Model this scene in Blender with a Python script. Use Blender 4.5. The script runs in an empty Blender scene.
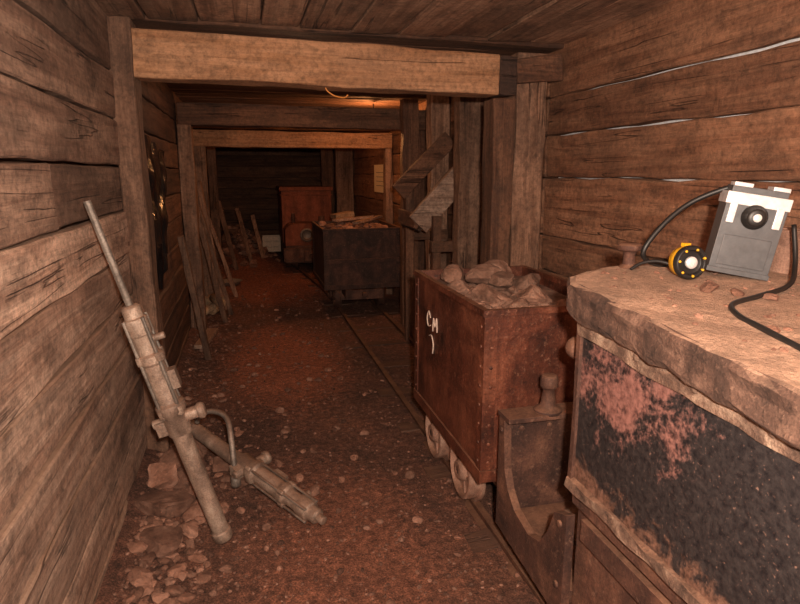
import bpy, math, random, bmesh
from mathutils import Vector, Matrix, noise
random.seed(7)
R=random.Random(11)

# ------------------------------------------------------------------ materials
def newmat(name):
    m=bpy.data.materials.new(name); m.use_nodes=True
    nt=m.node_tree; nt.nodes.clear()
    out=nt.nodes.new('ShaderNodeOutputMaterial'); b=nt.nodes.new('ShaderNodeBsdfPrincipled')
    nt.links.new(b.outputs[0],out.inputs[0])
    return m,nt,b
def N(nt,t,**k):
    n=nt.nodes.new(t)
    for a,v in k.items(): setattr(n,a,v)
    return n
def ramp(nt,src,stops):
    r=N(nt,'ShaderNodeValToRGB')
    e=r.color_ramp.elements
    while len(e)<len(stops): e.new(0.5)
    for i,(p,c) in enumerate(stops):
        e[i].position=p; e[i].color=(c[0],c[1],c[2],1) if isinstance(c,(tuple,list)) else (c,c,c,1)
    nt.links.new(src,r.inputs[0]); return r.outputs[0]
def mix(nt,fac,a,b,bt='MIX'):
    m=N(nt,'ShaderNodeMix',data_type='RGBA',blend_type=bt)
    for s,v in ((m.inputs[0],fac),(m.inputs[6],a),(m.inputs[7],b)):
        if hasattr(v,'links'): nt.links.new(v,s)
        elif isinstance(v,(tuple,list)): s.default_value=(v[0],v[1],v[2],1)
        else: s.default_value=v
    return m.outputs[2]
def math_(nt,op,a,b=0.0,clamp=False):
    m=N(nt,'ShaderNodeMath',operation=op,use_clamp=clamp)
    for s,v in ((m.inputs[0],a),(m.inputs[1],b)):
        if hasattr(v,'links'): nt.links.new(v,s)
        else: s.default_value=v
    return m.outputs[0]
def posvec(nt,scale,rndoff=True):
    g=N(nt,'ShaderNodeNewGeometry')
    src=g.outputs['Position']
    if rndoff:
        a=N(nt,'ShaderNodeAttribute',attribute_name='rnd')
        sc=N(nt,'ShaderNodeVectorMath',operation='SCALE'); sc.inputs[0].default_value=(7.3,11.1,5.7)
        nt.links.new(a.outputs['Fac'],sc.inputs['Scale'])
        ad=N(nt,'ShaderNodeVectorMath',operation='ADD'); nt.links.new(src,ad.inputs[0]); nt.links.new(sc.outputs[0],ad.inputs[1]); src=ad.outputs[0]
    mp=N(nt,'ShaderNodeVectorMath',operation='MULTIPLY'); mp.inputs[1].default_value=scale
    nt.links.new(src,mp.inputs[0]); return mp.outputs[0]
def noisef(nt,vec,scale=1,detail=6,rough=.6,dist=0):
    n=N(nt,'ShaderNodeTexNoise'); n.inputs['Scale'].default_value=scale; n.inputs['Detail'].default_value=detail
    n.inputs['Roughness'].default_value=rough; n.inputs['Distortion'].default_value=dist
    nt.links.new(vec,n.inputs['Vector']); return n.outputs['Fac']
def bump(nt,b,h,strength,dist=.01):
    bm=N(nt,'ShaderNodeBump'); bm.inputs['Strength'].default_value=strength; bm.inputs['Distance'].default_value=dist
    nt.links.new(h,bm.inputs['Height']); nt.links.new(bm.outputs[0],b.inputs['Normal'])
def topmask(nt,lo=.4,hi=.9):
    g=N(nt,'ShaderNodeNewGeometry'); s=N(nt,'ShaderNodeSeparateXYZ'); nt.links.new(g.outputs['Normal'],s.inputs[0])
    m=N(nt,'ShaderNodeMapRange'); m.inputs[1].default_value=lo; m.inputs[2].default_value=hi
    nt.links.new(s.outputs['Z'],m.inputs[0]); return m.outputs[0]

def wood(name,axis,dark,mid,light,stain=(.050,.027,.019),stainamt=.75,dust=(.30,.17,.105),lo=.62,hi=1.25):
    m,nt,b=newmat(name)
    sc=[15,15,15]; sc[axis]=.8
    n1=noisef(nt,posvec(nt,sc),1,9,.66,.7)
    sc2=[80,80,80]; sc2[axis]=3
    n2=noisef(nt,posvec(nt,sc2),1,5,.65,.2)
    speck=noisef(nt,posvec(nt,(38,38,38)),1,7,.78)
    c=ramp(nt,n1,[(.28,dark),(.43,mid),(.60,light)])
    c=mix(nt,.6,c,ramp(nt,n2,[(.3,.6),(.6,1.12)]),'MULTIPLY')
    c=mix(nt,.85,c,ramp(nt,speck,[(.34,.45),(.56,1.12)]),'MULTIPLY')
    sc4=[10,10,10]; sc4[axis]=.35
    cr=noisef(nt,posvec(nt,sc4),1,3,.5,.15)
    cr=math_(nt,'ABSOLUTE',math_(nt,'SUBTRACT',cr,.5))
    crm=ramp(nt,cr,[(.0,1.),(.007,0.)])
    crm=math_(nt,'MULTIPLY',crm,ramp(nt,noisef(nt,posvec(nt,(2,2,2)),1,2,.5),[(.50,0.),(.56,.8)]))
    c=mix(nt,crm,c,(.025,.013,.009))
    sc3=[3.4]*3; sc3[axis]=2.0
    st=noisef(nt,posvec(nt,sc3),1,9,.76,.3)
    sm=ramp(nt,st,[(.47,0.0),(.60,stainamt)])
    c=mix(nt,sm,c,mix(nt,.6,c,stain))
    dk=noisef(nt,posvec(nt,sc3,),1.9,9,.78,.2)
    c=mix(nt,ramp(nt,dk,[(.51,0.),(.66,stainamt)]),c,stain)
    # chalky pale bloom
    pb=noisef(nt,posvec(nt,sc3),.7,8,.75,.2)
    c=mix(nt,ramp(nt,pb,[(.52,0.),(.68,.35)]),c,light)
    a=N(nt,'ShaderNodeAttribute',attribute_name='rnd')
    fr=math_(nt,'FRACT',math_(nt,'MULTIPLY',a.outputs['Fac'],17.3))
    c=mix(nt,1.0,c,ramp(nt,fr,[(0,lo),(1,hi)]),'MULTIPLY')
    c=mix(nt,math_(nt,'MULTIPLY',topmask(nt),.6),c,dust)
    nt.links.new(c,b.inputs['Base Color']); b.inputs['Roughness'].default_value=.78
    h=math_(nt,'ADD',n1,math_(nt,'MULTIPLY',n2,.5)); h=math_(nt,'SUBTRACT',math_(nt,'ADD',h,math_(nt,'MULTIPLY',speck,.7)),crm)
    bump(nt,b,h,.9,.013)
    return m
WT=((.20,.115,.080),(.45,.27,.19),(.70,.48,.36))
woodX=wood('timber_x',0,*WT); woodY=wood('timber_y',1,*WT,stainamt=.75)
WZ=((.09,.044,.027),(.23,.118,.072),(.38,.215,.14))
woodZ=wood('timber_z',2,*WZ)
WC=((.13,.062,.037),(.27,.14,.088),(.42,.25,.165))
ceilY=wood('ceiling_plank',1,*WC,stainamt=.7)
wallU=wood('upper_wall_plank',1,(.13,.07,.048),(.28,.16,.11),(.44,.28,.20),stainamt=.8)  # darker plank colour for the upper boards of the near left wall
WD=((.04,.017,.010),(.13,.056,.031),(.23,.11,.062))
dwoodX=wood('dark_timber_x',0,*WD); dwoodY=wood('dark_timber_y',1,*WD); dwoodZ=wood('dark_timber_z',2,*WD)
slpX=wood('sleeper_timber',0,(.04,.019,.012),(.10,.05,.032),(.16,.082,.052),dust=(.15,.07,.043))
wallR=wood('redwood_plank',1,(.13,.050,.027),(.28,.125,.068),(.40,.20,.115),stainamt=.6)
beamX=wood('fresh_beam',0,(.28,.12,.055),(.44,.215,.105),(.56,.30,.165),stainamt=.4,lo=.9,hi=1.1)
charX=wood('charred_beam_end',0,(.01,.006,.005),(.03,.015,.011),(.07,.035,.025),stainamt=.7)
cutwood=wood('cut_wood',0,(.3,.17,.09),(.48,.29,.16),(.6,.4,.25),stainamt=.3)

def rust(name,c1,c2,c3,pale=(.34,.2,.14),palea=.35,scale=6,dusta=.6,dust=(.28,.14,.085),rough=.75,metal=.15,bs=.5,tlo=.3,thi=.85):
    m,nt,b=newmat(name)
    v=posvec(nt,(1,1,1))
    n=noisef(nt,v,scale,9,.68,.4); f=noisef(nt,v,scale*9,6,.7)
    c=ramp(nt,n,[(.32,c1),(.5,c2),(.66,c3)])
    c=mix(nt,ramp(nt,f,[(.56,0.),(.68,palea)]),c,pale)
    c=mix(nt,.7,c,ramp(nt,noisef(nt,v,scale*22,4,.6),[(.3,.5),(.6,1.15)]),'MULTIPLY')
    st=noisef(nt,posvec(nt,(14,14,1.6)),1,5,.6)
    c=mix(nt,.6,c,ramp(nt,st,[(.35,.5),(.6,1.15)]),'MULTIPLY')
    dm=math_(nt,'MULTIPLY',topmask(nt,tlo,thi),dusta)
    patch=ramp(nt,n,[(.38,.58),(.6,1.15)])
    dd=mix(nt,.75,mix(nt,.7,dust,ramp(nt,f,[(.3,.4),(.65,1.3)]),'MULTIPLY'),patch,'MULTIPLY')
    c=mix(nt,dm,c,dd)
    nt.links.new(c,b.inputs['Base Color']); b.inputs['Roughness'].default_value=rough; b.inputs['Metallic'].default_value=metal
    bump(nt,b,math_(nt,'ADD',f,n),bs,.008)
    return m
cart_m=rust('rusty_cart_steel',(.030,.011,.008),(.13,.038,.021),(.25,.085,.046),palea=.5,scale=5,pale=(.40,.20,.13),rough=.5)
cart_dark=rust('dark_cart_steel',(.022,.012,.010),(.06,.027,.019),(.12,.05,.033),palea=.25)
iron_m=rust('rusty_cast_iron',(.04,.019,.015),(.10,.045,.031),(.20,.095,.06),palea=.4)
wheel_m=rust('wheel_rust',(.20,.10,.07),(.37,.21,.15),(.50,.32,.24),palea=.3,scale=9)
drill_m=rust('drill_steel',(.16,.11,.085),(.34,.24,.185),(.50,.38,.30),palea=.3,scale=8,rough=.45,metal=.25,dust=(.34,.2,.14))
steel_dk=rust('dull_steel',(.09,.075,.065),(.20,.165,.14),(.32,.27,.23),palea=.2,rough=.45,metal=.3)
orange_m=rust('orange_loco_paint',(.12,.032,.015),(.24,.066,.03),(.33,.10,.048),scale=5)
lid_m=rust('dusty_lid',(.04,.022,.016),(.10,.052,.036),(.21,.12,.085),palea=.35,scale=9,dusta=.95,dust=(.50,.315,.22),rough=.9,metal=0,bs=1,tlo=.72,thi=.98)
crust_m=rust('peeling_crust',(.04,.022,.016),(.20,.115,.08),(.46,.32,.23),palea=.5,scale=13,rough=.9,metal=0,bs=1)
rail_m=rust('rail_steel',(.05,.02,.012),(.12,.052,.03),(.18,.09,.055),palea=.2,dusta=.4)

def panel():
    m,nt,b=newmat('black_panel_paint')
    v=posvec(nt,(1,1,1),False)
    n=noisef(nt,v,9,9,.72,.5); f=noisef(nt,v,55,6,.7)
    base=ramp(nt,f,[(.35,(.010,.009,.011)),(.65,(.04,.034,.034))])
    g=N(nt,'ShaderNodeNewGeometry')
    vs=N(nt,'ShaderNodeVectorMath',operation='DISTANCE')
    mp=N(nt,'ShaderNodeVectorMath',operation='MULTIPLY'); mp.inputs[1].default_value=(0,1,1.5); nt.links.new(g.outputs['Position'],mp.inputs[0])
    nt.links.new(mp.outputs[0],vs.inputs[0]); vs.inputs[1].default_value=(0,1.27,1.5*1.03)
    d=math_(nt,'SUBTRACT',.27,vs.outputs['Value'])
    msk=math_(nt,'ADD',math_(nt,'ADD',n,d),math_(nt,'MULTIPLY',math_(nt,'SUBTRACT',f,.5),.4))
    pm=ramp(nt,msk,[(.56,0.),(.70,.75)])
    pink=ramp(nt,f,[(.3,(.11,.045,.04)),(.6,(.38,.18,.15))])
    c=mix(nt,pm,base,pink)
    s=N(nt,'ShaderNodeSeparateXYZ'); nt.links.new(g.outputs['Position'],s.inputs[0])
    lo=math_(nt,'MULTIPLY',math_(nt,'SUBTRACT',.80,s.outputs['Z']),2.2)
    rm=ramp(nt,math_(nt,'ADD',n,lo),[(.62,0.),(.72,.85)])
    c=mix(nt,rm,c,ramp(nt,f,[(.35,(.06,.03,.02)),(.65,(.26,.14,.1))]))
    c=mix(nt,ramp(nt,noisef(nt,v,130,3,.6),[(.64,0.),(.72,.6)]),c,(.3,.18,.14))
    nt.links.new(c,b.inputs['Base Color']); b.inputs['Roughness'].default_value=.42
    bump(nt,b,math_(nt,'ADD',n,f),.5,.006); return m
panel_m=panel()

def rockmat(name,a,bc,c3):
    m,nt,b=newmat(name); v=posvec(nt,(1,1,1))
    n=noisef(nt,v,9,8,.65); f=noisef(nt,v,60,5,.7)
    c=ramp(nt,n,[(.35,a),(.5,bc),(.65,c3)])
    at=N(nt,'ShaderNodeAttribute',attribute_name='rnd')
    c=mix(nt,1.0,c,ramp(nt,at.outputs['Fac'],[(0,.55),(1,1.3)]),'MULTIPLY')
    c=mix(nt,.6,c,ramp(nt,f,[(.3,.6),(.65,1.15)]),'MULTIPLY')
    nt.links.new(c,b.inputs['Base Color']); b.inputs['Roughness'].default_value=.92
    bump(nt,b,math_(nt,'ADD',n,f),.8,.014); return m
rock_m=rockmat('ore_rock',(.17,.085,.055),(.33,.18,.125),(.48,.29,.21))
rubble_m=rockmat('red_rubble',(.16,.072,.046),(.30,.148,.098),(.44,.24,.17))
gravel_m=rockmat('gravel_stone',(.12,.055,.036),(.22,.105,.07),(.44,.24,.17))

def floormat():
    m,nt,b=newmat('red_gravel_floor'); v=posvec(nt,(1,1,1),False)
    big=noisef(nt,v,1.6,8,.65,.3); mid=noisef(nt,v,26,9,.8); fine=noisef(nt,v,130,4,.78)
    c=ramp(nt,big,[(.35,(.14,.066,.044)),(.52,(.22,.095,.06)),(.7,(.32,.13,.075))])
    g=N(nt,'ShaderNodeNewGeometry')
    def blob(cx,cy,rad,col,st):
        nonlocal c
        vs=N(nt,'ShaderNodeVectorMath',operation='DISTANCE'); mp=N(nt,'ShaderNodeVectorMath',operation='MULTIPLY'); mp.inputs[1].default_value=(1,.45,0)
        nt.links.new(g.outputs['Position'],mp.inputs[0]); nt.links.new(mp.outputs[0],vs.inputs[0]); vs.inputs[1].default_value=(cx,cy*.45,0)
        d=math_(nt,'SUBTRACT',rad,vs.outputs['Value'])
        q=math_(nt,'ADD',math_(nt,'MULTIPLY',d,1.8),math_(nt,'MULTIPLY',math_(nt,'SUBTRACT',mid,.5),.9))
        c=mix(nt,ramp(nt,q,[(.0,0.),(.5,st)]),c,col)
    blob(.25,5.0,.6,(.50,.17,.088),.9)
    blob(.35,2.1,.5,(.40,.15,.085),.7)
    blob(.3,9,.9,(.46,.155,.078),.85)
    c=mix(nt,.95,c,ramp(nt,mid,[(.34,.30),(.5,.9),(.64,1.7)]),'MULTIPLY')
    c=mix(nt,.9,c,ramp(nt,fine,[(.36,.35),(.5,.9),(.64,1.8)]),'MULTIPLY')
    nt.links.new(c,b.inputs['Base Color']); b.inputs['Roughness'].default_value=.95
    bump(nt,b,math_(nt,'ADD',mid,math_(nt,'MULTIPLY',fine,.5)),1,.03); return m
floor_m=floormat()
def plain(name,col,rough=.6,metal=0,em=None,es=0):
    m,nt,b=newmat(name); v=posvec(nt,(1,1,1))
    f=noisef(nt,v,40,5,.6)
    c=mix(nt,.5,col,ramp(nt,f,[(.3,.6),(.7,1.2)]),'MULTIPLY')
    nt.links.new(c,b.inputs['Base Color']); b.inputs['Roughness'].default_value=rough; b.inputs['Metallic'].default_value=metal
    if em: b.inputs['Emission Color'].default_value=(*em,1); b.inputs['Emission Strength'].default_value=es
    bump(nt,b,f,.15,.003); return m
black_pl=plain('black_plastic',(.012,.012,.014),.2)
rubber=plain('black_rubber',(.015,.014,.014),.45)
batt_m=plain('grey_battery_case',(.13,.135,.145),.35,.3)
chrome=plain('bright_metal',(.95,.95,.97),.3,.4)
yellow=plain('yellow_plastic',(.85,.45,.02),.4)
orangew=plain('orange_wire',(.8,.3,.06),.5)
white_m=plain('white_plastic',(.7,.55,.42),.6)
sign_m=plain('sign_paper',(.9,.74,.48),.7)
chalk=plain('chalk',(.75,.6,.5),.9)
pale=plain('painted_daylight_backing',(.85,.87,.9),.8)
glass_b=plain('bulb_glow',(1,.6,.3),.3,0,(1,.45,.15),6)
tin_m=plain('tin_sheet',(.42,.34,.27),.5,.3)

# ------------------------------------------------------------------ builder
class B:
    def __init__(s): s.v=[];s.f=[];s.m=[];s.r=[];s.s=[];s.mats=[]
    def mi(s,m):
        if m not in s.mats: s.mats.append(m)
        return s.mats.index(m)
    def add(s,vs,fs,mat,rnd=None,smooth=False):
        o=len(s.v); s.v+= [Vector(p) for p in vs]; i=s.mi(mat); r=R.random() if rnd is None else rnd
        for f in fs: s.f.append([o+k for k in f]); s.m.append(i); s.r.append(r); s.s.append(smooth)
    def box(s,x0,x1,y0,y1,z0,z1,mat,rnd=None):
        vs=[(x,y,z) for x in (x0,x1) for y in (y0,y1) for z in (z0,z1)]
        s.add(vs,[(0,1,3,2),(4,6,7,5),(0,4,5,1),(2,3,7,6),(0,2,6,4),(1,5,7,3)],mat,rnd)
    def obox(s,c,size,M,mat,rnd=None):
        h=Vector(size)/2; c=Vector(c)
        vs=[c+M@Vector((a*h.x,b*h.y,d*h.z)) for a in (-1,1) for b in (-1,1) for d in (-1,1)]
        s.add(vs,[(0,1,3,2),(4,6,7,5),(0,4,5,1),(2,3,7,6),(0,2,6,4),(1,5,7,3)],mat,rnd)
    def board(s,p0,p1,w,t,side,mat,jit=.004,seg=None,rnd=None):
        p0=Vector(p0);p1=Vector(p1);d=(p1-p0);L=d.length;d.normalize()
        sd=Vector(side); sd=(sd-d*sd.dot(d)).normalized(); n=d.cross(sd).normalized()
        seg=seg or max(2,int(L/.12)); vs=[];off=R.uniform(0,100)
        for i in range(seg+1):
            p=p0+d*(L*i/seg)
            for k,(a,b_) in enumerate(((-1,-1),(1,-1),(1,1),(-1,1))):
                q=p+sd*(a*w/2)+n*(b_*t/2)
                j=noise.noise_vector(Vector((off+k*7.1,i*.45,off)))*jit*2
                vs.append(q+sd*j.x+n*j.y)
        fs=[(0,3,2,1),tuple(4*seg+k for k in range(4))]
        for i in range(seg):
            for k in range(4):
                a=4*i+k;b_=4*i+(k+1)%4; fs.append((a,b_,b_+4,a+4))
        s.add(vs,fs,mat,rnd)
    def lathe(s,c,axis,prof,mat,seg=24,rnd=None,smooth=True):
        c=Vector(c);ax=Vector(axis).normalized(); u=ax.orthogonal().normalized(); w=ax.cross(u); vs=[];fs=[]
        for (r,h) in prof:
            for k in range(seg):
                a=2*math.pi*k/seg; vs.append(c+ax*h+(u*math.cos(a)+w*math.sin(a))*max(r,.0005))
        for i in range(len(prof)-1):
            for k in range(seg):
                k2=(k+1)%seg; fs.append((i*seg+k,i*seg+k2,(i+1)*seg+k2,(i+1)*seg+k))
        fs.append(tuple(reversed(range(seg)))); fs.append(tuple((len(prof)-1)*seg+k for k in range(seg)))
        s.add(vs,fs,mat,rnd,smooth)
    def cyl(s,p0,p1,r0,mat,r1=None,seg=16,rnd=None):
        p0=Vector(p0);p1=Vector(p1);L=(p1-p0).length; r1=r0 if r1 is None else r1
        e=min(.15*r0,.004)
        s.lathe(p0,p1-p0,[(r0-e,0),(r0,e),(r1,L-e),(r1-e,L)],mat,seg,rnd)
    def tube(s,pts,r,mat,seg=10,sub=6,smoothpath=True):
        P=[Vector(p) for p in pts]
        if smoothpath and len(P)>2:
            Q=[]
            for i in range(len(P)-1):
                a=P[max(i-1,0)];b_=P[i];c=P[i+1];d=P[min(i+2,len(P)-1)]
                for k in range(sub):
                    t=k/sub; Q.append(.5*((2*b_)+(c-a)*t+(2*a-5*b_+4*c-d)*t*t+(3*b_-a-3*c+d)*t**3))
            Q.append(P[-1]); P=Q
        vs=[];u=None
        for i,p in enumerate(P):
            d=(P[min(i+1,len(P)-1)]-P[max(i-1,0)]).normalized()
            u=(d.orthogonal() if u is None else (u-d*u.dot(d))).normalized(); w=d.cross(u)
            for k in range(seg):
                a=2*math.pi*k/seg; vs.append(p+(u*math.cos(a)+w*math.sin(a))*r)
        fs=[tuple(reversed(range(seg))),tuple((len(P)-1)*seg+k for k in range(seg))]
        for i in range(len(P)-1):
            for k in range(seg):
                k2=(k+1)%seg; fs.append((i*seg+k,i*seg+k2,(i+1)*seg+k2,(i+1)*seg+k))
        s.add(vs,fs,mat,None,True)
    def prism(s,poly,axis,a0,a1,mat):
        def P(q,a):
            return [(a,q[0],q[1]),(q[0],a,q[1]),(q[0],q[1],a)][axis]
        n=len(poly); vs=[P(q,a0) for q in poly]+[P(q,a1) for q in poly]
        fs=[tuple(range(n)),tuple(reversed(range(n,2*n)))]+[(i,n+i,n+(i+1)%n,(i+1)%n) for i in range(n)]
        s.add(vs,fs,mat)
    def rock(s,c,size,mat,sub=2,cuts=9,rnd=None,smooth=False,lo=.45,hi=.8):
        V,F=ICO[sub]; c=Vector(c)
        q=Matrix.Rotation(R.uniform(0,6.28),3,'Z')@Matrix.Rotation(R.uniform(-.4,.4),3,'X')
        pl=[(Vector((R.gauss(0,1),R.gauss(0,1),R.gauss(0,1))).normalized(),R.uniform(lo,hi)) for _ in range(cuts)]
        o=R.uniform(0,99);vs=[]
        for v in V:
            p=v.copy()
            for n,d in pl:
                k=p.dot(n)-d
                if k>0: p-=n*k
            p*=1+.16*noise.noise(v*2+Vector((o,o,o)))
            p=Vector((p.x*size[0],p.y*size[1],p.z*size[2]))
            vs.append(c+q@p)
        s.add(vs,F,mat,rnd,smooth)
    def build(s,name,bevel=0,bseg=2):
        me=bpy.data.meshes.new(name)
        xs=[p.x for p in s.v];ys=[p.y for p in s.v];zs=[p.z for p in s.v]
        o=Vector(((min(xs)+max(xs))/2,(min(ys)+max(ys))/2,min(zs)))
        me.from_pydata([p-o for p in s.v],[],s.f)
        for m in s.mats: me.materials.append(m)
        me.polygons.foreach_set('material_index',s.m); me.polygons.foreach_set('use_smooth',s.s)
        at=me.attributes.new('rnd','FLOAT','FACE'); at.data.foreach_set('value',s.r)
        bm=bmesh.new(); bm.from_mesh(me); bmesh.ops.recalc_face_normals(bm,faces=bm.faces); bm.to_mesh(me); bm.free()
        me.update()
        ob=bpy.data.objects.new(name,me); ob.location=o; bpy.context.scene.collection.objects.link(ob)
        if bevel:
            md=ob.modifiers.new('bevel','BEVEL'); md.width=bevel; md.segments=bseg; md.limit_method='ANGLE'; md.angle_limit=math.radians(40)
        return ob
ICO={}
for sub in (1,2,3):
    bm=bmesh.new(); bmesh.ops.create_icosphere(bm,subdivisions=sub,radius=1)
    ICO[sub]=([v.co.copy() for v in bm.verts],[[v.index for v in f.verts] for f in bm.faces]); bm.free()

XL,XR,ZC=-.58,1.85,2.31
Y0,Y1=-1.2,12.8
# ------------------------------------------------------------------ floor
def rubble_h(x,y):
    h=.10*math.exp(-max(0,x-XL)/.14)
    h+=.55*math.exp(-(((x+.25)/.55)**2+((y-11.6)/1.1)**2))
    h+=.06*math.exp(-(((x+.35)/.3)**2+((y-2.9)/.4)**2))
    return h
def fz(x,y):
    n=noise.noise(Vector((x*1.7,y*1.7,3)))*.018+noise.noise(Vector((x*6,y*6,9)))*.012+noise.noise(Vector((x*18,y*18,5)))*.005
    return rubble_h(x,y)+n+(.004 if x>.6 else 0)
b=B(); nx,ny=80,380; vs=[]
for j in range(ny+1):
    for i in range(nx+1):
        x=XL-.05+(XR-XL+.1)*i/nx; y=Y0+(Y1-Y0)*j/ny; vs.append((x,y,fz(x,y)))
fs=[(j*(nx+1)+i,j*(nx+1)+i+1,(j+1)*(nx+1)+i+1,(j+1)*(nx+1)+i) for j in range(ny) for i in range(nx)]
b.add(vs,fs,floor_m,0,True); b.build('floor')
b=B()
for k in range(8500):
    y=1.2+9*R.random()**1.8; x=R.uniform(XL+.03,XR-.1)
    if k%3==0: x=XL+.03+abs(R.gauss(0,.25))
    s=R.uniform(.003,.010)*(1.9 if R.random()<.14 else 1)
    b.rock((x,y,fz(x,y)+s*.2),(s*1.3,s,s*.7),gravel_m,1,4)
for k in range(120):
    y=R.uniform(1.8,8); x=R.uniform(XL+.05,.9); s=R.uniform(.014,.03)
    b.rock((x,y,fz(x,y)+s*.3),(s*1.3,s,s*.7),rubble_m,2,6)
b.build('gravel_scatter')
# ------------------------------------------------------------------ walls
b=B(); zs=[-.08,.13,.34,.56,.77,.98,1.20,1.41,1.63,1.85,2.07,2.34]
for i in range(len(zs)-1):
    cuts=[Y0]+sorted([3.37,6.2]+([R.uniform(.2,2.4)] if i%3==1 else [])+[9.0+R.uniform(-.5,.5)])+[Y1]
    for a,c in zip(cuts[:-1],cuts[1:]):
        dx=R.uniform(0,.014)
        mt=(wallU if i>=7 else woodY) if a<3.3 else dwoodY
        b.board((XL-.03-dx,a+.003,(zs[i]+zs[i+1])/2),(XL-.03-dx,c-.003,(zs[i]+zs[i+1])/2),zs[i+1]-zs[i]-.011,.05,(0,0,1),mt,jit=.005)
b.box(XL-.12,XL-.075,Y0,Y1,-.1,2.4,dwoodY)
b.build('wall_left',.006,1)
b=B(); zs=[-.08,.2,.48,.76,.98,1.2,1.57,1.82,2.05,2.34]
for i in range(len(zs)-1):
    cuts=[Y0,3.5,7.6,10.4,Y1]
    for a,c in zip(cuts[:-1],cuts[1:]):
        dx=R.uniform(0,.012); g=.005 if i not in (5,7) else .014
        b.board((XR+.03+dx,a+.003,(zs[i]+zs[i+1])/2),(XR+.03+dx,c-.003,(zs[i]+zs[i+1])/2),zs[i+1]-zs[i]-g,.05,(0,0,1),wallR,jit=.008)
b.box(XR+.075,XR+.1,Y0,3.45,-.1,2.4,pale)  # added pale sheet behind the boards; its colour imitates daylight through the gaps
b.box(XR+.075,XR+.1,3.45,Y1,-.1,2.4,dwoodY)
b.build('wall_right',.006,1)
b=B(); z=-.05
while z<2.3:
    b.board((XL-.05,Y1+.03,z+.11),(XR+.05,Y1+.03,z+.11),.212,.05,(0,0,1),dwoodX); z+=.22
b.box(XL-.1,XR+.1,Y1+.07,Y1+.1,-.1,2.4,dwoodX)
b.build('wall_back',.006,1)
b=B(); x=XL-.1
for w in [.26,.24,.3,.2,.27,.25,.28,.24,.26,.26,.2]:
    if x>XR+.08: break
    b.board((x+w/2,Y0,ZC+.03+R.uniform(0,.02)),(x+w/2,3.32,ZC+.03+R.uniform(0,.02)),w-.01,.04,(1,0,0),ceilY); x+=w
y=3.34
while y<Y1:
    w=R.uniform(.18,.28)
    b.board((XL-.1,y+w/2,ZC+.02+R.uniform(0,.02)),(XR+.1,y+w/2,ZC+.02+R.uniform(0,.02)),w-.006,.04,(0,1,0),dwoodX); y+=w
b.box(XL-.12,XR+.12,Y0,Y1+.1,ZC+.09,ZC+.12,dwoodX)
b.build('ceiling',.005,1)
# ------------------------------------------------------------------ timber frames
b=B()
b.board((-.54,3.34,-.05),(-.545,3.34,2.32),.11,.19,(1,0,0),woodZ,.005)
b.board((-.56,3.34,2.165),(1.43,3.36,2.138),.22,.16,(0,0,1),beamX,.006)
b.board((1.431,3.36,2.138),(1.54,3.36,2.137),.21,.155,(0,0,1),charX,.008,4)
b.board((1.50,3.42,-.05),(1.495,3.42,2.02),.13,.16,(1,0,0),dwoodZ,.006)
b.board((1.675,3.44,-.05),(1.675,3.44,2.28),.20,.16,(1,0,0),woodZ,.008)
b.board((1.55,3.38,2.17),(1.84,3.38,2.2),.14,.14,(0,0,1),dwoodX,.008)
b.build('timber_frame',.008)
b=B()
b.board((-.52,6.1,-.05),(-.52,6.1,2.03),.13,.18,(1,0,0),woodZ,.006)
b.board((-.57,6.1,2.13),(1.84,6.1,2.12),.2,.18,(0,0,1),dwoodX,.006)
b.board((1.77,6.15,-.05),(1.77,6.15,2.02),.14,.16,(1,0,0),dwoodZ,.006)
b.build('timber_frame',.008)
b=B()
b.board((-.50,7.6,-.05),(-.50,7.6,1.9),.14,.18,(1,0,0),woodZ,.006)
b.board((-.57,7.6,1.99),(1.84,7.6,1.98),.19,.18,(0,0,1),beamX,.006)
b.board((-.57,7.6,2.19),(1.84,7.6,2.19),.18,.14,(0,0,1),dwoodX,.006)
b.board((1.80,7.6,-.05),(1.80,7.6,1.89),.09,.16,(1,0,0),woodZ,.006)
b.build('timber_frame',.008)
b=B()
b.board((-.50,10.4,-.05),(-.50,10.4,2.0),.14,.18,(1,0,0),woodZ,.006)
b.board((-.57,10.4,2.09),(1.84,10.4,2.09),.2,.18,(0,0,1),woodX,.006)
b.board((1.68,10.4,-.05),(1.68,10.4,1.99),.3,.16,(1,0,0),woodZ,.006)
b.board((1.4,10.5,-.05),(1.4,10.5,1.99),.2,.06,(1,0,0),dwoodZ,.006)
b.build('timber_frame',.008)
# chute with its posts
b=B()
b.board((1.73,4.5,-.05),(1.73,4.5,2.30),.22,.14,(1,0,0),woodZ,.008)
b.board((1.755,5.4,-.05),(1.755,5.4,2.30),.17,.14,(1,0,0),woodZ,.008)
b.board((1.62,5.9,-.05),(1.62,5.9,2.30),.16,.12,(1,0,0),dwoodZ,.008)
b.board((1.83,4.66,1.69),(1.35,4.66,1.18),.19,.045,(0,0,1),ceilX if False else woodX,.005,rnd=.02)
b.board((1.83,5.26,1.90),(1.34,5.26,1.42),.16,.045,(0,0,1),dwoodX,.005,rnd=.05)
b.board((1.83,4.96,1.62),(1.37,4.96,1.12),.56,.03,(0,1,0),charX,.004)
b.board((1.35,4.69,1.21),(1.35,5.24,1.21),.13,.03,(0,0,1),dwoodY,.003)
b.board((1.45,4.60,1.00),(1.84,4.60,1.00),.09,.05,(0,0,1),dwoodX,.004)
b.board((1.5,5.33,1.02),(1.84,5.33,1.02),.09,.05,(0,0,1),dwoodX,.004)
b.board((1.50,4.62,.0),(1.50,4.62,1.25),.07,.05,(1,0,0),dwoodZ,.004)
b.board((1.46,5.31,.0),(1.46,5.31,1.5),.08,.05,(1,0,0),dwoodZ,.004)
b.build('ore_chute',.006)
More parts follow.
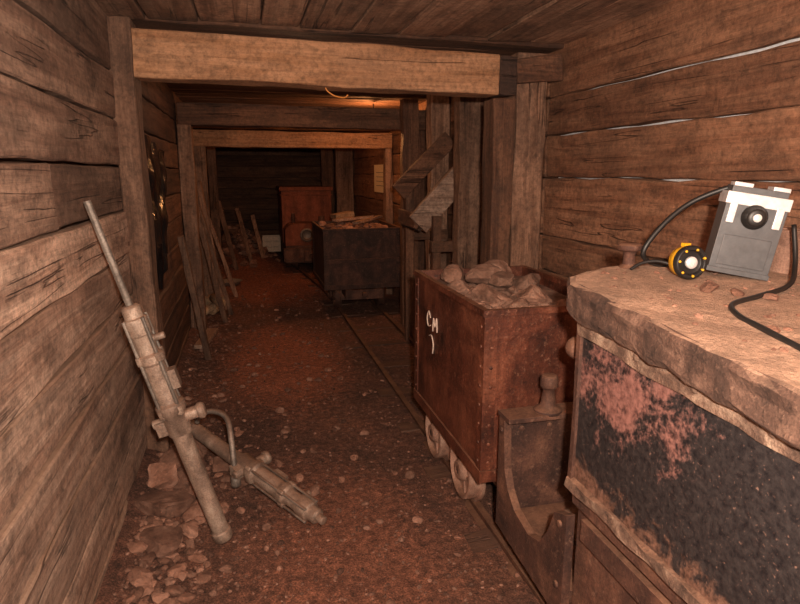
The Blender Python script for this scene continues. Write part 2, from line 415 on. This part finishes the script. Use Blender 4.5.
# ------------------------------------------------------------------ track
def tx(y): return 1.23-.045*max(0,y-7)**1.5
b=B()
for sgn in (-.23,.23):
    ys=[0.0+.4*i for i in range(31)]
    prof=[(-.035,0),(.035,0),(.035,.008),(.007,.014),(.007,.036),(.017,.04),(.017,.055),(-.017,.055),(-.017,.04),(-.007,.036),(-.007,.014),(-.035,.008)]
    vs=[];n=len(prof)
    for y in ys:
        for (px,pz) in prof: vs.append((tx(y)+sgn+px,y,pz-.008))
    fs=[tuple(range(n)),tuple((len(ys)-1)*n+k for k in range(n))]
    for i in range(len(ys)-1):
        for k in range(n): fs.append((i*n+k,i*n+(k+1)%n,(i+1)*n+(k+1)%n,(i+1)*n+k))
    b.add(vs,fs,rail_m)
y=.3
while y<11.5:
    b.board((tx(y)-.36,y,-.020),(tx(y)+.40,y+R.uniform(-.02,.02),-.018),.13,.06,(0,1,0),slpX,.007); y+=.62
b.build('rail_track')
# ------------------------------------------------------------------ mine carts
def wheel(b,c,r,side,mat):
    s=side
    b.lathe(c,(s,0,0),[(r+.018,-.05),(r+.018,-.035),(r,-.03),(r*.985,.02),(r*.9,.024),(r*.84,.012),(r*.80,-.004),(r*.42,-.002),(r*.36,.02),(r*.30,.032),(r*.16,.034),(r*.13,.028),(.01,.028)],mat,36)
    for k in range(6):
        a=k*math.pi/3+.3
        b.obox(Vector(c)+Vector((s*.001,math.cos(a)*r*.6,math.sin(a)*r*.6)),(.009,r*.5,.014),Matrix.Rotation(a,3,'X'),mat)
def cart(x0,x1,y0,y1,z0,z1,mat,wr,wys,oremat):
    b=B(); t=.012
    b.box(x0,x0+t,y0,y1,z0,z1,mat,.3); b.box(x1-t,x1,y0,y1,z0,z1,mat,.35)
    b.box(x0+t,x1-t,y0+.001,y0+t,z0,z1,mat,.6); b.box(x0+t,x1-t,y1-t,y1-.001,z0,z1,mat,.65)
    b.box(x0+.002,x1-.002,y0+.002,y1-.002,z0-.012,z0+.003,mat)
    e=.014
    b.box(x0-e,x0+e,y0-e,y1+e,z1-.022,z1+.006,mat,.5); b.box(x1-e,x1+e,y0-e,y1+e,z1-.022,z1+.006,mat,.5)
    b.box(x0+e,x1-e,y0-e+.001,y0+e,z1-.021,z1+.005,mat,.5); b.box(x0+e,x1-e,y1-e,y1+e-.001,z1-.021,z1+.005,mat,.5)
    for xx in (x0,x1):
        for yy in (y0,y1):
            sx=1 if xx==x0 else -1; sy=1 if yy==y0 else -1
            b.box(*sorted((xx-sx*.006,xx+sx*.05)),*sorted((yy-sy*.006,yy+sy*.002)),z0+.035,z1-.0225,mat,.3)
            b.box(*sorted((xx-sx*.0055,xx+sx*.002)),*sorted((yy-sy*.0055,yy+sy*.05)),z0+.035,z1-.0225,mat,.3)
            n=8
            for k in range(n):
                zz=z0+.07+(z1-z0-.14)*k/(n-1)
                b.lathe((xx-sx*.005,yy+sy*.027,zz),(-sx,0,0),[(.008,0),(.007,.004),(.003,.006)],mat,8)
                b.lathe((xx+sx*.027,yy-sy*.005,zz),(0,-sy,0),[(.008,0),(.007,.004),(.003,.006)],mat,8)
    b.box(x0-.010,x0+.001,y0-.010,y1+.010,z0-.02,z0+.034,mat,.7); b.box(x1-.001,x1+.010,y0-.010,y1+.010,z0-.02,z0+.034,mat,.7)
    b.box(x0+.001,x1-.001,y0-.009,y0+.001,z0-.019,z0+.033,mat,.7); b.box(x0+.001,x1-.001,y1-.001,y1+.009,z0-.019,z0+.033,mat,.7)
    cx=(x0+x1)/2
    for sx in (-1,1):
        b.box(cx+sx*.17-.03,cx+sx*.17+.03,y0-.04,y1+.04,z0-.12,z0-.021,iron_m)
    b.box(cx-.21,cx+.21,y0-.05,y0-.041,z0-.13,z0-.021,iron_m)
    b.box(cx-.21,cx+.21,y1+.041,y1+.05,z0-.13,z0-.021,iron_m)
    b.cyl((cx,y0-.10,z0-.075),(cx,y0-.045,z0-.075),.03,iron_m)
    for wy in wys:
        zc=.047+wr
        b.cyl((cx-.30,wy,zc),(cx+.30,wy,zc),.022,iron_m)
        for s in (-1,1):
            wm=wheel_m if mat is cart_m else iron_m
            wheel(b,(cx+s*.268,wy,zc),wr,s,wm)
            b.box(cx+s*.17-.045,cx+s*.17+.045,wy-.055,wy+.055,zc-.045,z0-.022,wm)
    b.add([(x0+t,y0+t,z1-.09),(x1-t,y0+t,z1-.09),(x1-t,y1-t,z1-.05),(x0+t,y1-t,z1-.05)],[(0,1,2,3)],oremat)
    return b
b=cart(.90,1.55,2.12,3.12,.335,1.06,cart_m,.142,(2.47,2.90),rock_m)
b.box(.965,1.0,2.25,2.33,.24,.31,wheel_m)
def ore(x,y,z,s): b.rock((x,y,z),(s*1.25,s,s*.8),rock_m,3,9,None,False,.52,.85)
for k in range(170):
    x=R.uniform(.98,1.48);y=R.uniform(2.20,3.05); s=R.uniform(.02,.055)
    h=.05*math.exp(-(((x-1.2)/.22)**2+((y-2.85)/.3)**2))
    ore(x,y,.950+h+R.uniform(0,.025),s)
for (x,y,z,s) in ((1.07,2.95,1.07,.08),(1.20,2.84,1.08,.09),(1.30,2.95,1.09,.08),(1.12,2.62,1.03,.085),(1.31,2.55,1.02,.09),(1.03,2.78,1.04,.055),(1.40,2.76,1.05,.08),(1.2,2.42,1.0,.065),(1.24,2.72,1.08,.07)):
    ore(x,y,z-.02,s)
def scr(pts): b.tube([(.8975,y,z) for y,z in pts],.0030,chalk,6,4)
scr([(2.84,.86),(2.87,.89),(2.90,.85),(2.88,.81),(2.84,.82)]); scr([(2.80,.80),(2.79,.87),(2.765,.83),(2.74,.88),(2.73,.81)]); scr([(2.86,.76),(2.82,.77),(2.79,.73),(2.80,.68)])
b.build('mine_cart',.003)
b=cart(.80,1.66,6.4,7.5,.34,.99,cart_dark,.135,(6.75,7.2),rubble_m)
b.box(.82,1.64,6.37,6.4,.62,.66,cart_dark)
for k in range(70):
    x=R.uniform(.9,1.56);y=R.uniform(6.5,7.4); s=R.uniform(.03,.07); b.rock((x,y,.94+R.uniform(0,.04)),(s*1.3,s,s*.7),rubble_m,2)
b.board((1.0,7.0,1.04),(1.5,7.2,1.06),.09,.03,(0,1,0),woodX); b.board((1.2,6.7,1.03),(1.58,7.1,1.07),.07,.03,(0,1,0),woodX)
b.board((1.02,7.2,1.07),(1.25,7.25,1.10),.2,.05,(0,1,0),cutwood)
b.build('mine_cart',.004)
# ------------------------------------------------------------------ far locomotive
b=B(); c=.98
b.box(c-.40,c+.40,9.5,11.0,.17,.45,iron_m)
b.box(c-.44,c+.44,9.42,9.499,.2,.42,iron_m)
hood=[(c-.40,.451),(c-.40,.70),(c-.34,.77),(c-.24,.80),(c+.16,.80),(c+.26,.77),(c+.32,.70),(c+.32,.451)]
b.prism(hood,1,9.52,9.99,orange_m)
b.box(c-.41,c+.41,10.0,11.0,.451,1.30,orange_m)
b.box(c-.44,c+.44,9.96,11.04,1.301,1.36,orange_m)
b.box(c-.425,c+.425,9.985,10.9,1.22,1.24,orange_m)
for xx in (-.41,.37): b.box(c+xx,c+xx+.04,9.98,9.999,.80,1.22,orange_m)
b.lathe((c-.06,9.52,.62),(0,-1,0),[(.11,0),(.11,.05),(.085,.06),(.065,.03),(.01,.02)],steel_dk,20)
b.cyl((c,9.3,.3),(c,9.44,.3),.05,iron_m); b.box(c-.12,c+.12,9.34,9.38,.22,.38,iron_m)
b.cyl((c-.25,9.75,.76),(c-.25,9.75,.95),.03,iron_m)
b.cyl((c+.2,9.7,.76),(c+.2,9.7,.9),.05,iron_m)
for wy in (9.85,10.6):
    for s in (-1,1): wheel(b,(c+s*.255,wy,.047+.15),.15,s,iron_m)
b.build('mining_locomotive',.006)
# ------------------------------------------------------------------ near locomotive
b=B(); YE=1.47; YB=-.7
tz=lambda y:1.29+(y-1.5)*.07
b.box(.925,1.72,YB,YE,.66,1.13,panel_m)
b.board((.926,YB,1.165+(YB-1.5)*.05),(.926,YE+.01,1.175),.075,.022,(0,0,1),crust_m,.006,44)
b.board((.92,YB,.665),(.92,YE+.01,.672),.035,.022,(0,0,1),crust_m,.005,40)
b.board((.925,YE,.66),(.925,YE,1.17),.022,.018,(0,1,0),iron_m,.003)
b.board((.94,YE+.008,1.16),(1.71,YE+.008,1.16),.09,.02,(0,0,1),crust_m,.004)
for k in range(9): b.lathe((.914,1.40-.2*k,1.165-.01*k),(-1,0,0),[(.011,0),(.01,.005),(.004,.008)],crust_m,10)
b.box(.955,1.70,YB,YE-.001,.16,.60,iron_m); b.box(.93,1.70,YB,YE-.002,.60,.659,iron_m)
b.box(.935,.956,YB,YE-.05,.5,.57,iron_m)
b.box(.93,1.52,YB,YE-.02,.15,.2,iron_m)
out=[(.885,YB),(.885,1.50),(.93,1.58),(1.10,1.675),(1.2,1.69),(1.76,1.69),(1.76,YB)]
P=[]
for i in range(len(out)):
    a=Vector(out[i]);c_=Vector(out[(i+1)%len(out)]);n=max(1,int((c_-a).length/.03))
    for k in range(n): P.append(a.lerp(c_,k/n))
cen=Vector((1.33,.5)); n=len(P); vs=[]
for lv,(ins,zz) in enumerate(((.018,-.098),(.002,-.08),(.006,-.045),(0,-.02),(.010,-.005),(.03,0))):
    for i,p in enumerate(P):
        d=(cen-p); d=Vector((math.copysign(min(abs(d.x),1),d.x),math.copysign(min(abs(d.y),1),d.y)))
        q=p+d*ins+Vector((1,1))*.012*noise.noise(Vector((i*.45,lv*.8,2)))
        vs.append((q.x,q.y,tz(p.y)+zz+(.014 if lv<2 else .006)*noise.noise(Vector((i*.4,lv*.5,7)))))
fs=[tuple(reversed(range(n)))]
for l in range(5):
    for i in range(n): fs.append((l*n+i,l*n+(i+1)%n,(l+1)*n+(i+1)%n,(l+1)*n+i))
fs.append(tuple(5*n+i for i in range(n)))
b.add(vs,fs,lid_m)
side=[(2.0,.20),(2.0,.67),(1.955,.672),(1.935,.47),(1.90,.40),(1.84,.35),(1.72,.325),(1.64,.35),(1.59,.42),(1.55,.52),(1.475,.55),(1.475,.16)]
b.prism(side,0,.92,.95,iron_m); b.prism(side,0,1.50,1.53,iron_m)
b.box(.951,1.499,1.965,1.999,.19,.67,iron_m)
b.box(.915,1.535,1.90,2.005,.6705,.69,iron_m)
b.box(.951,1.499,1.48,1.964,.22,.27,iron_m)
b.lathe((1.2,1.76,.27),(0,0,1),[(.13,0),(.13,.02),(.115,.03),(.10,.015),(.01,.012)],crust_m,24)
for zz in (.28,.50): b.lathe((.92,1.51,zz),(-1,0,0),[(.014,0),(.012,.008),(.004,.01)],iron_m,8)
for xx in (1.0,1.12,1.24): b.lathe((xx,1.965,.62),(0,-1,0),[(.012,0),(.01,.008),(.004,.01)],iron_m,8)
b.lathe((.92,1.97,.62),(-1,0,0),[(.012,0),(.01,.006),(.004,.008)],iron_m,8)
b.lathe((1.10,1.95,.685),(0,0,1),[(.055,0),(.055,.012),(.04,.02),(.03,.03),(.026,.06),(.022,.09),(.028,.10),(.034,.105),(.034,.14),(.028,.15),(.01,.153)],iron_m,20)
b.cyl((.99,1.47,1.06),(.985,1.56,1.06),.022,iron_m); b.lathe((.985,1.56,1.06),(0,1,0),[(.03,0),(.036,.01),(.036,.035),(.03,.045)],iron_m,16)
b.lathe((1.185,1.64,tz(1.64)-.01),(0,0,1),[(.035,0),(.034,.01),(.02,.02),(.018,.05),(.022,.062),(.036,.066),(.038,.072),(.038,.082),(.03,.088)],iron_m,20)
b.build('mining_locomotive',.004)

b=B()
for k in range(130):
    x=R.uniform(.95,1.7);y=R.uniform(.6,1.62); s=R.uniform(.003,.011); b.rock((x,y,tz(y)+s*.3),(s*1.3,s,s*.7),rubble_m,1,4)
for (x,y,s) in ((1.22,1.33,.028),(1.27,1.28,.02),(1.52,1.22,.055),(1.6,1.3,.05),(1.1,1.0,.018),(1.32,1.22,.02)):
    b.rock((x,y,tz(y)+s*.4),(s*1.3,s,s*.7),rubble_m,2)
b.build('dirt_clods')
# lamp battery
LZ=1.288
b=B(); M=Matrix.Rotation(math.radians(-30),3,'Z')@Matrix.Rotation(math.radians(9),3,'Y')
c0=Vector((1.43,1.47,LZ+.01))
def L(x,y,z): return c0+M@Vector((x,y,z))
b.obox(L(0,0,.105),(.165,.085,.20),M,batt_m); b.obox(L(0,0,.222),(.172,.092,.035),M,chrome)
b.obox(L(0,0,.248),(.15,.07,.02),M,batt_m)
b.obox(L(-.05,-.02,.262),(.05,.05,.012),M,chrome); b.obox(L(.055,0,.262),(.045,.06,.014),M,chrome)
b.obox(L(-.062,-.046,.18),(.02,.006,.06),M,chrome); b.obox(L(.062,-.046,.18),(.02,.006,.06),M,chrome)
b.lathe(L(.0,-.042,.175),M@Vector((0,-1,0)),[(.036,0),(.036,.006),(.03,.012),(.026,.03),(.02,.034),(.01,.034)],rubber,24)
b.lathe(L(.0,-.074,.175),M@Vector((0,-1,0)),[(.012,0),(.012,.004),(.005,.006)],chrome,16)
b.obox(L(0,-.044,.07),(.13,.004,.09),M,batt_m)
b.obox(L(0,0,.008),(.172,.092,.016),M,batt_m)
b.build('lamp_battery',.005)
b=B(); hc=Vector((1.265,1.47,LZ+.05)); ax=Vector((-.15,-1,.05)).normalized()
b.lathe(hc-ax*.03,ax,[(.012,-.024),(.032,-.016),(.045,.0),(.049,.025),(.049,.034)],yellow,28)
b.lathe(hc-ax*.0,ax,[(.047,0),(.051,.004),(.051,.014),(.046,.022),(.038,.022),(.034,.010),(.01,.006)],rubber,28)
for k in range(7):
    a=k*2*math.pi/7; u=ax.orthogonal().normalized(); w=ax.cross(u)
    b.lathe(hc+ax*.014+(u*math.cos(a)+w*math.sin(a))*.040,ax,[(.004,0),(.004,.010),(.002,.012)],yellow,10)
b.lathe(hc+ax*.010,ax,[(.018,0),(.018,.01),(.01,.014)],chrome,20)
b.obox(hc-ax*.02+Vector((0,0,.05)),(.02,.02,.012),Matrix.Identity(3),yellow)
b.build('headlamp',.002)
b=B()
b.tube([(1.40,1.60,LZ+.014),(1.28,1.62,LZ+.02),(1.205,1.60,LZ+.06),(1.25,1.59,LZ+.14),(1.33,1.57,LZ+.215),(1.41,1.52,LZ+.262),(1.455,1.48,LZ+.275)],.008,rubber)
b.tube([(1.165,1.60,LZ+.012),(1.185,1.575,LZ+.035),(1.215,1.54,LZ+.045),(1.25,1.50,LZ+.035),(1.27,1.49,LZ+.035)],.005,rubber)
b.tube([(1.56,1.40,LZ+.16),(1.54,1.36,LZ+.05),(1.45,1.29,LZ+.005),(1.30,1.24,LZ-.008),(1.17,1.19,LZ-.012),(1.11,1.11,LZ-.018),(1.09,1.02,LZ-.025),(1.06,.88,LZ-.036)],.007,rubber)
b.build('power_cable')
b=B(); b.lathe((1.66,1.5,LZ-.002),(0,0,1),[(.05,0),(.052,.004),(.05,.01),(.05,.13),(.053,.135),(.05,.14),(.046,.135),(.046,.02)],wheel_m,24)
b.build('tin_can')
# ------------------------------------------------------------------ rock drills
def drill(A,C,s):
    A=Vector(A);C=Vector(C);d=(C-A);Ln=d.length;d.normalize(); b=B()
    u=(Vector((1,0,0))-d*d.x).normalized(); w=d.cross(u)
    def pt(t,a=0,c=0): return A+d*(t*Ln)+u*a+w*c
    if s>0: b.cyl(pt(0),pt(s+.02),.014,steel_dk,seg=8)
    b.lathe(pt(s),d,[(.026,0),(.036,.01),(.036,.05),(.045,.055),(.045,.12),(.039,.125),(.039,.20),(.052,.21),(.052,.24),(.043,.25),(.043,.42),(.058,.43),(.058,.46),(.050,.47),(.050,.56),(.036,.58),(.036,.6)],drill_m,24)
    for a in (0,1.57,3.14,4.71):
        o=(math.cos(a+.8)*.050,math.sin(a+.8)*.050)
        b.cyl(pt(s+.05/Ln,*o),pt(s+.48/Ln,*o),.007,steel_dk,seg=8)
        b.cyl(pt(s+.44/Ln,*o),pt(s+.475/Ln,*o),.013,drill_m,seg=6)
        b.cyl(pt(s+.20/Ln,*o),pt(s+.235/Ln,*o),.013,drill_m,seg=6)
    Mx=Matrix((u,w,d)).transposed()
    b.obox(pt(s+.33/Ln,.05,0),(.04,.05,.08),Mx,drill_m)
    b.obox(pt(s+.52/Ln,-.055,0),(.05,.055,.06),Mx,drill_m)
    b.cyl(pt(s+.50/Ln,.0,0),pt(s+.50/Ln,.10,0),.026,drill_m)
    b.lathe(pt(s+.50/Ln,.09,0),u,[(.03,0),(.034,.005),(.034,.02),(.025,.03)],drill_m,16)
    b.cyl(pt(s+.50/Ln,.0,0),pt(s+.50/Ln,-.09,0),.02,drill_m)
    b.cyl(pt(s+.15/Ln,.03,0),pt(s+.15/Ln,.08,.0),.014,drill_m)
    b.lathe(pt(s+.46/Ln,.0,.01),d,[(.036,0),(.040,.01),(.038,.02),(.036,(1-s)*Ln-.46-.05),(.042,(1-s)*Ln-.46-.045),(.042,(1-s)*Ln-.46-.01),(.034,(1-s)*Ln-.46)],drill_m,20)
    return b,pt
b,pt=drill((-.553,2.36,1.50),(-.17,2.42,.04),.27)
b.build('rock_drill',.003)
b,pt=drill((.24,2.37,.10),(-.40,3.24,.27),0.0)
b.cyl(pt(-.03),pt(.01),.02,drill_m)
b.build('rock_drill',.003)
b=B(); b.tube([(-.12,2.74,.12),(-.13,2.80,.30),(-.15,2.88,.40),(-.22,2.93,.425),(-.28,2.95,.40),(-.30,2.96,.36)],.014,steel_dk,12)
b.lathe((-.12,2.74,.10),(0,.1,1),[(.02,0),(.024,.01),(.024,.05),(.016,.06)],steel_dk,14)
b.build('bent_pipe')
b=B()
for (x,y,sx,sy,sz) in ((-.43,2.66,.13,.15,.07),(-.36,2.92,.15,.12,.07),(-.42,3.02,.12,.14,.09),(-.28,2.62,.10,.09,.045),(-.42,2.42,.11,.12,.06),(-.2,3.02,.09,.07,.05),(-.35,3.2,.12,.1,.09),(-.46,2.85,.09,.1,.11),(-.1,2.9,.07,.06,.04),(-.3,2.78,.11,.08,.06),(-.48,2.2,.06,.08,.04),(-.32,2.5,.07,.06,.035)):
    b.rock((x,y,fz(x,y)+sz*.45),(sx,sy,sz),rubble_m,3,12)
for k in range(130):
    x=XL+.06+abs(R.gauss(0,.2)); y=R.uniform(2.0,3.25); s=R.uniform(.015,.035); b.rock((x,y,fz(x,y)+s*.3),(s*1.4,s,s*.7),rubble_m,2)
for (x,y,s) in ((.2,2.9,.03),(.26,2.75,.035),(.05,2.3,.02),(.35,2.55,.02),(.1,3.1,.03)): b.rock((x,y,fz(x,y)+s*.35),(s,s*.8,s),rubble_m,2)
b.build('rubble_pile')
b=B()
for k in range(120):
    x=-.2+R.gauss(0,.3); y=11.3+R.gauss(0,.5)
    if x<XL+.16 or y>12.6 : continue
    s=R.uniform(.04,.12); b.rock((x,y,fz(x,y)+s*.2),(s*1.2,s,s*.8),rubble_m,2)
b.build('rubble_pile')
# plastic sheet
b=B(); vs=[];nu,nv=26,36
for j in range(nv+1):
    for i in range(nu+1):
        u=i/nu;v=j/nv
        y=3.50+(.95-.20*v)*u+.05*math.sin(v*5); z=1.84-.90*v-.10*u*(1-v)+.05*math.sin(u*9)*v
        x=XL+.045+.016*math.sin(u*21+v*3)+.022*noise.noise(Vector((u*7,v*6,1)))
        vs.append((x,y,z))
fs=[(j*(nu+1)+i,j*(nu+1)+i+1,(j+1)*(nu+1)+i+1,(j+1)*(nu+1)+i) for j in range(nv) for i in range(nu)]
b.add(vs,fs,black_pl,.5,False); b.build('plastic_sheet')
# leaning timbers
b=B()
for (yb,xb,yt,zt,w) in ((6.5,-.28,6.45,1.35,.09),(6.8,-.22,6.95,1.25,.08),(7.1,-.3,7.3,1.5,.1),(7.9,-.18,8.0,1.2,.09),(5.1,-.38,5.0,1.1,.07)):
    b.board((xb,yb,fz(xb,yb)),(XL+.06,yt,zt),w,.05,(0,1,0),woodZ,.006)
b.build('leaning_timber',.005)
b=B()
for (xb,yb,xt,yt,zt) in ((.05,10.2,-.15,10.5,1.0),(.25,10.6,.1,10.9,.85),(-.2,9.8,-.42,9.9,1.15)):
    b.board((xb,yb,fz(xb,yb)),(xt,yt,zt),.07,.04,(1,0,0),woodZ,.006)
b.build('leaning_timber',.005)
b=B()
for k,(x,y,dx,dy) in enumerate(((-.44,6.75,.18,.3),(-.38,6.9,.1,.35),(-.45,7.1,.15,.3),(-.4,6.95,.25,-.1),(-.36,6.7,-.1,.25))):
    z=fz(x,y)+.06+.055*(k//2)
    b.cyl((x-dx/2,y-dy/2,z),(x+dx/2,y+dy/2,z+.02),.05,cutwood,seg=12)
b.build('log_pile')
b=B(); b.lathe((-.28,8.7,fz(-.28,8.7)+.01),(0,0,1),[(.13,0),(.17,.05),(.18,.055),(.165,.05),(.12,.012)],tin_m,24); b.build('metal_pan')
b=B(); b.board((-.46,5.3,.09),(-.38,5.9,.08),.1,.04,(1,0,0),woodY); b.build('wood_plank',.004)
# crate
b=B(); x0,x1,y0,y1=.26,.60,11.2,11.5
z0=fz(.4,11.3)+.02; z1=z0+.3
for zz in (z0,z0+.1,z0+.2):
    b.box(x0,x1,y0,y0+.015,zz,zz+.08,white_m); b.box(x0,x1,y1-.015,y1,zz,zz+.08,white_m)
    b.box(x0,x0+.015,y0+.016,y1-.016,zz,zz+.08,white_m); b.box(x1-.015,x1,y0+.016,y1-.016,zz,zz+.08,white_m)
for xx in (x0+.01,x1-.04,(x0+x1)/2): b.box(xx,xx+.03,y0-.008,y0-.001,z0,z1,white_m)
b.box(x0+.016,x1-.016,y0+.016,y1-.016,z0,z0+.015,white_m); b.build('storage_crate',.003)
# sign
b=B(); b.box(XR-.018,XR-.004,7.86,8.60,1.32,1.70,sign_m)
for k in range(4): b.box(XR-.020,XR-.0181,7.98,8.45,1.41+.06*k,1.416+.06*k,rubber)
b.build('wall_sign')
b=B(); b.tube([(.45,3.33,2.065),(.45,3.33,2.035),(.47,3.33,2.015),(.50,3.33,2.0),(.55,3.34,1.995),(.57,3.34,2.01)],.0035,orangew,8); b.build('hanging_wire')
def bulb(x,y,z,zt):
    b=B(); b.cyl((x,y,z+.05),(x,y,zt),.006,rubber,seg=8); b.cyl((x,y,z+.035),(x,y,z+.09),.02,rubber)
    b.lathe((x,y,z-.035),(0,0,1),[(.008,0),(.022,.008),(.03,.03),(.024,.05),(.015,.068)],glass_b,16); b.build('light_bulb')
bulb(1.35,6.34,2.15,2.30); bulb(.6,8.4,2.2,2.31)

def light(name,loc,e,col,r=.05):
    l=bpy.data.lights.new(name,'POINT'); l.energy=e; l.color=col; l.shadow_soft_size=r
    o=bpy.data.objects.new(name,l); o.location=loc; bpy.context.scene.collection.objects.link(o)
light('bulb_light',(1.35,6.42,2.08),20,(1,.42,.14),.04)
light('bulb_light',(.6,8.4,2.08),10,(1,.36,.12),.04)
light('camera_flash',(.06,-.10,1.72),290,(1,.82,.67),.03)
light('tunnel_lamp',(.5,.2,2.2),16,(1,.66,.44),.15)
light('tunnel_lamp',(.35,4.9,2.2),10,(1,.52,.28),.12)
w=bpy.data.worlds.new('world'); bpy.context.scene.world=w; w.use_nodes=True
w.node_tree.nodes['Background'].inputs[0].default_value=(.5,.4,.33,1); w.node_tree.nodes['Background'].inputs[1].default_value=.10

# camera
f=590; p=math.atan(130/f); yaw=math.atan(156*math.cos(p)/f)
F=Vector((math.sin(yaw)*math.cos(p),math.cos(yaw)*math.cos(p),-math.sin(p))); Rv=Vector((math.cos(yaw),-math.sin(yaw),0)); U=Rv.cross(F)
M=Matrix((Rv,U,-F)).transposed().to_4x4(); M.translation=Vector((0,0,1.6))
cam=bpy.data.cameras.new('camera'); cam.sensor_width=36; cam.lens=f/800*36; cam.clip_start=.02
co=bpy.data.objects.new('camera',cam); co.matrix_world=M; bpy.context.scene.collection.objects.link(co); bpy.context.scene.camera=co
bpy.context.scene.view_settings.view_transform='Standard'
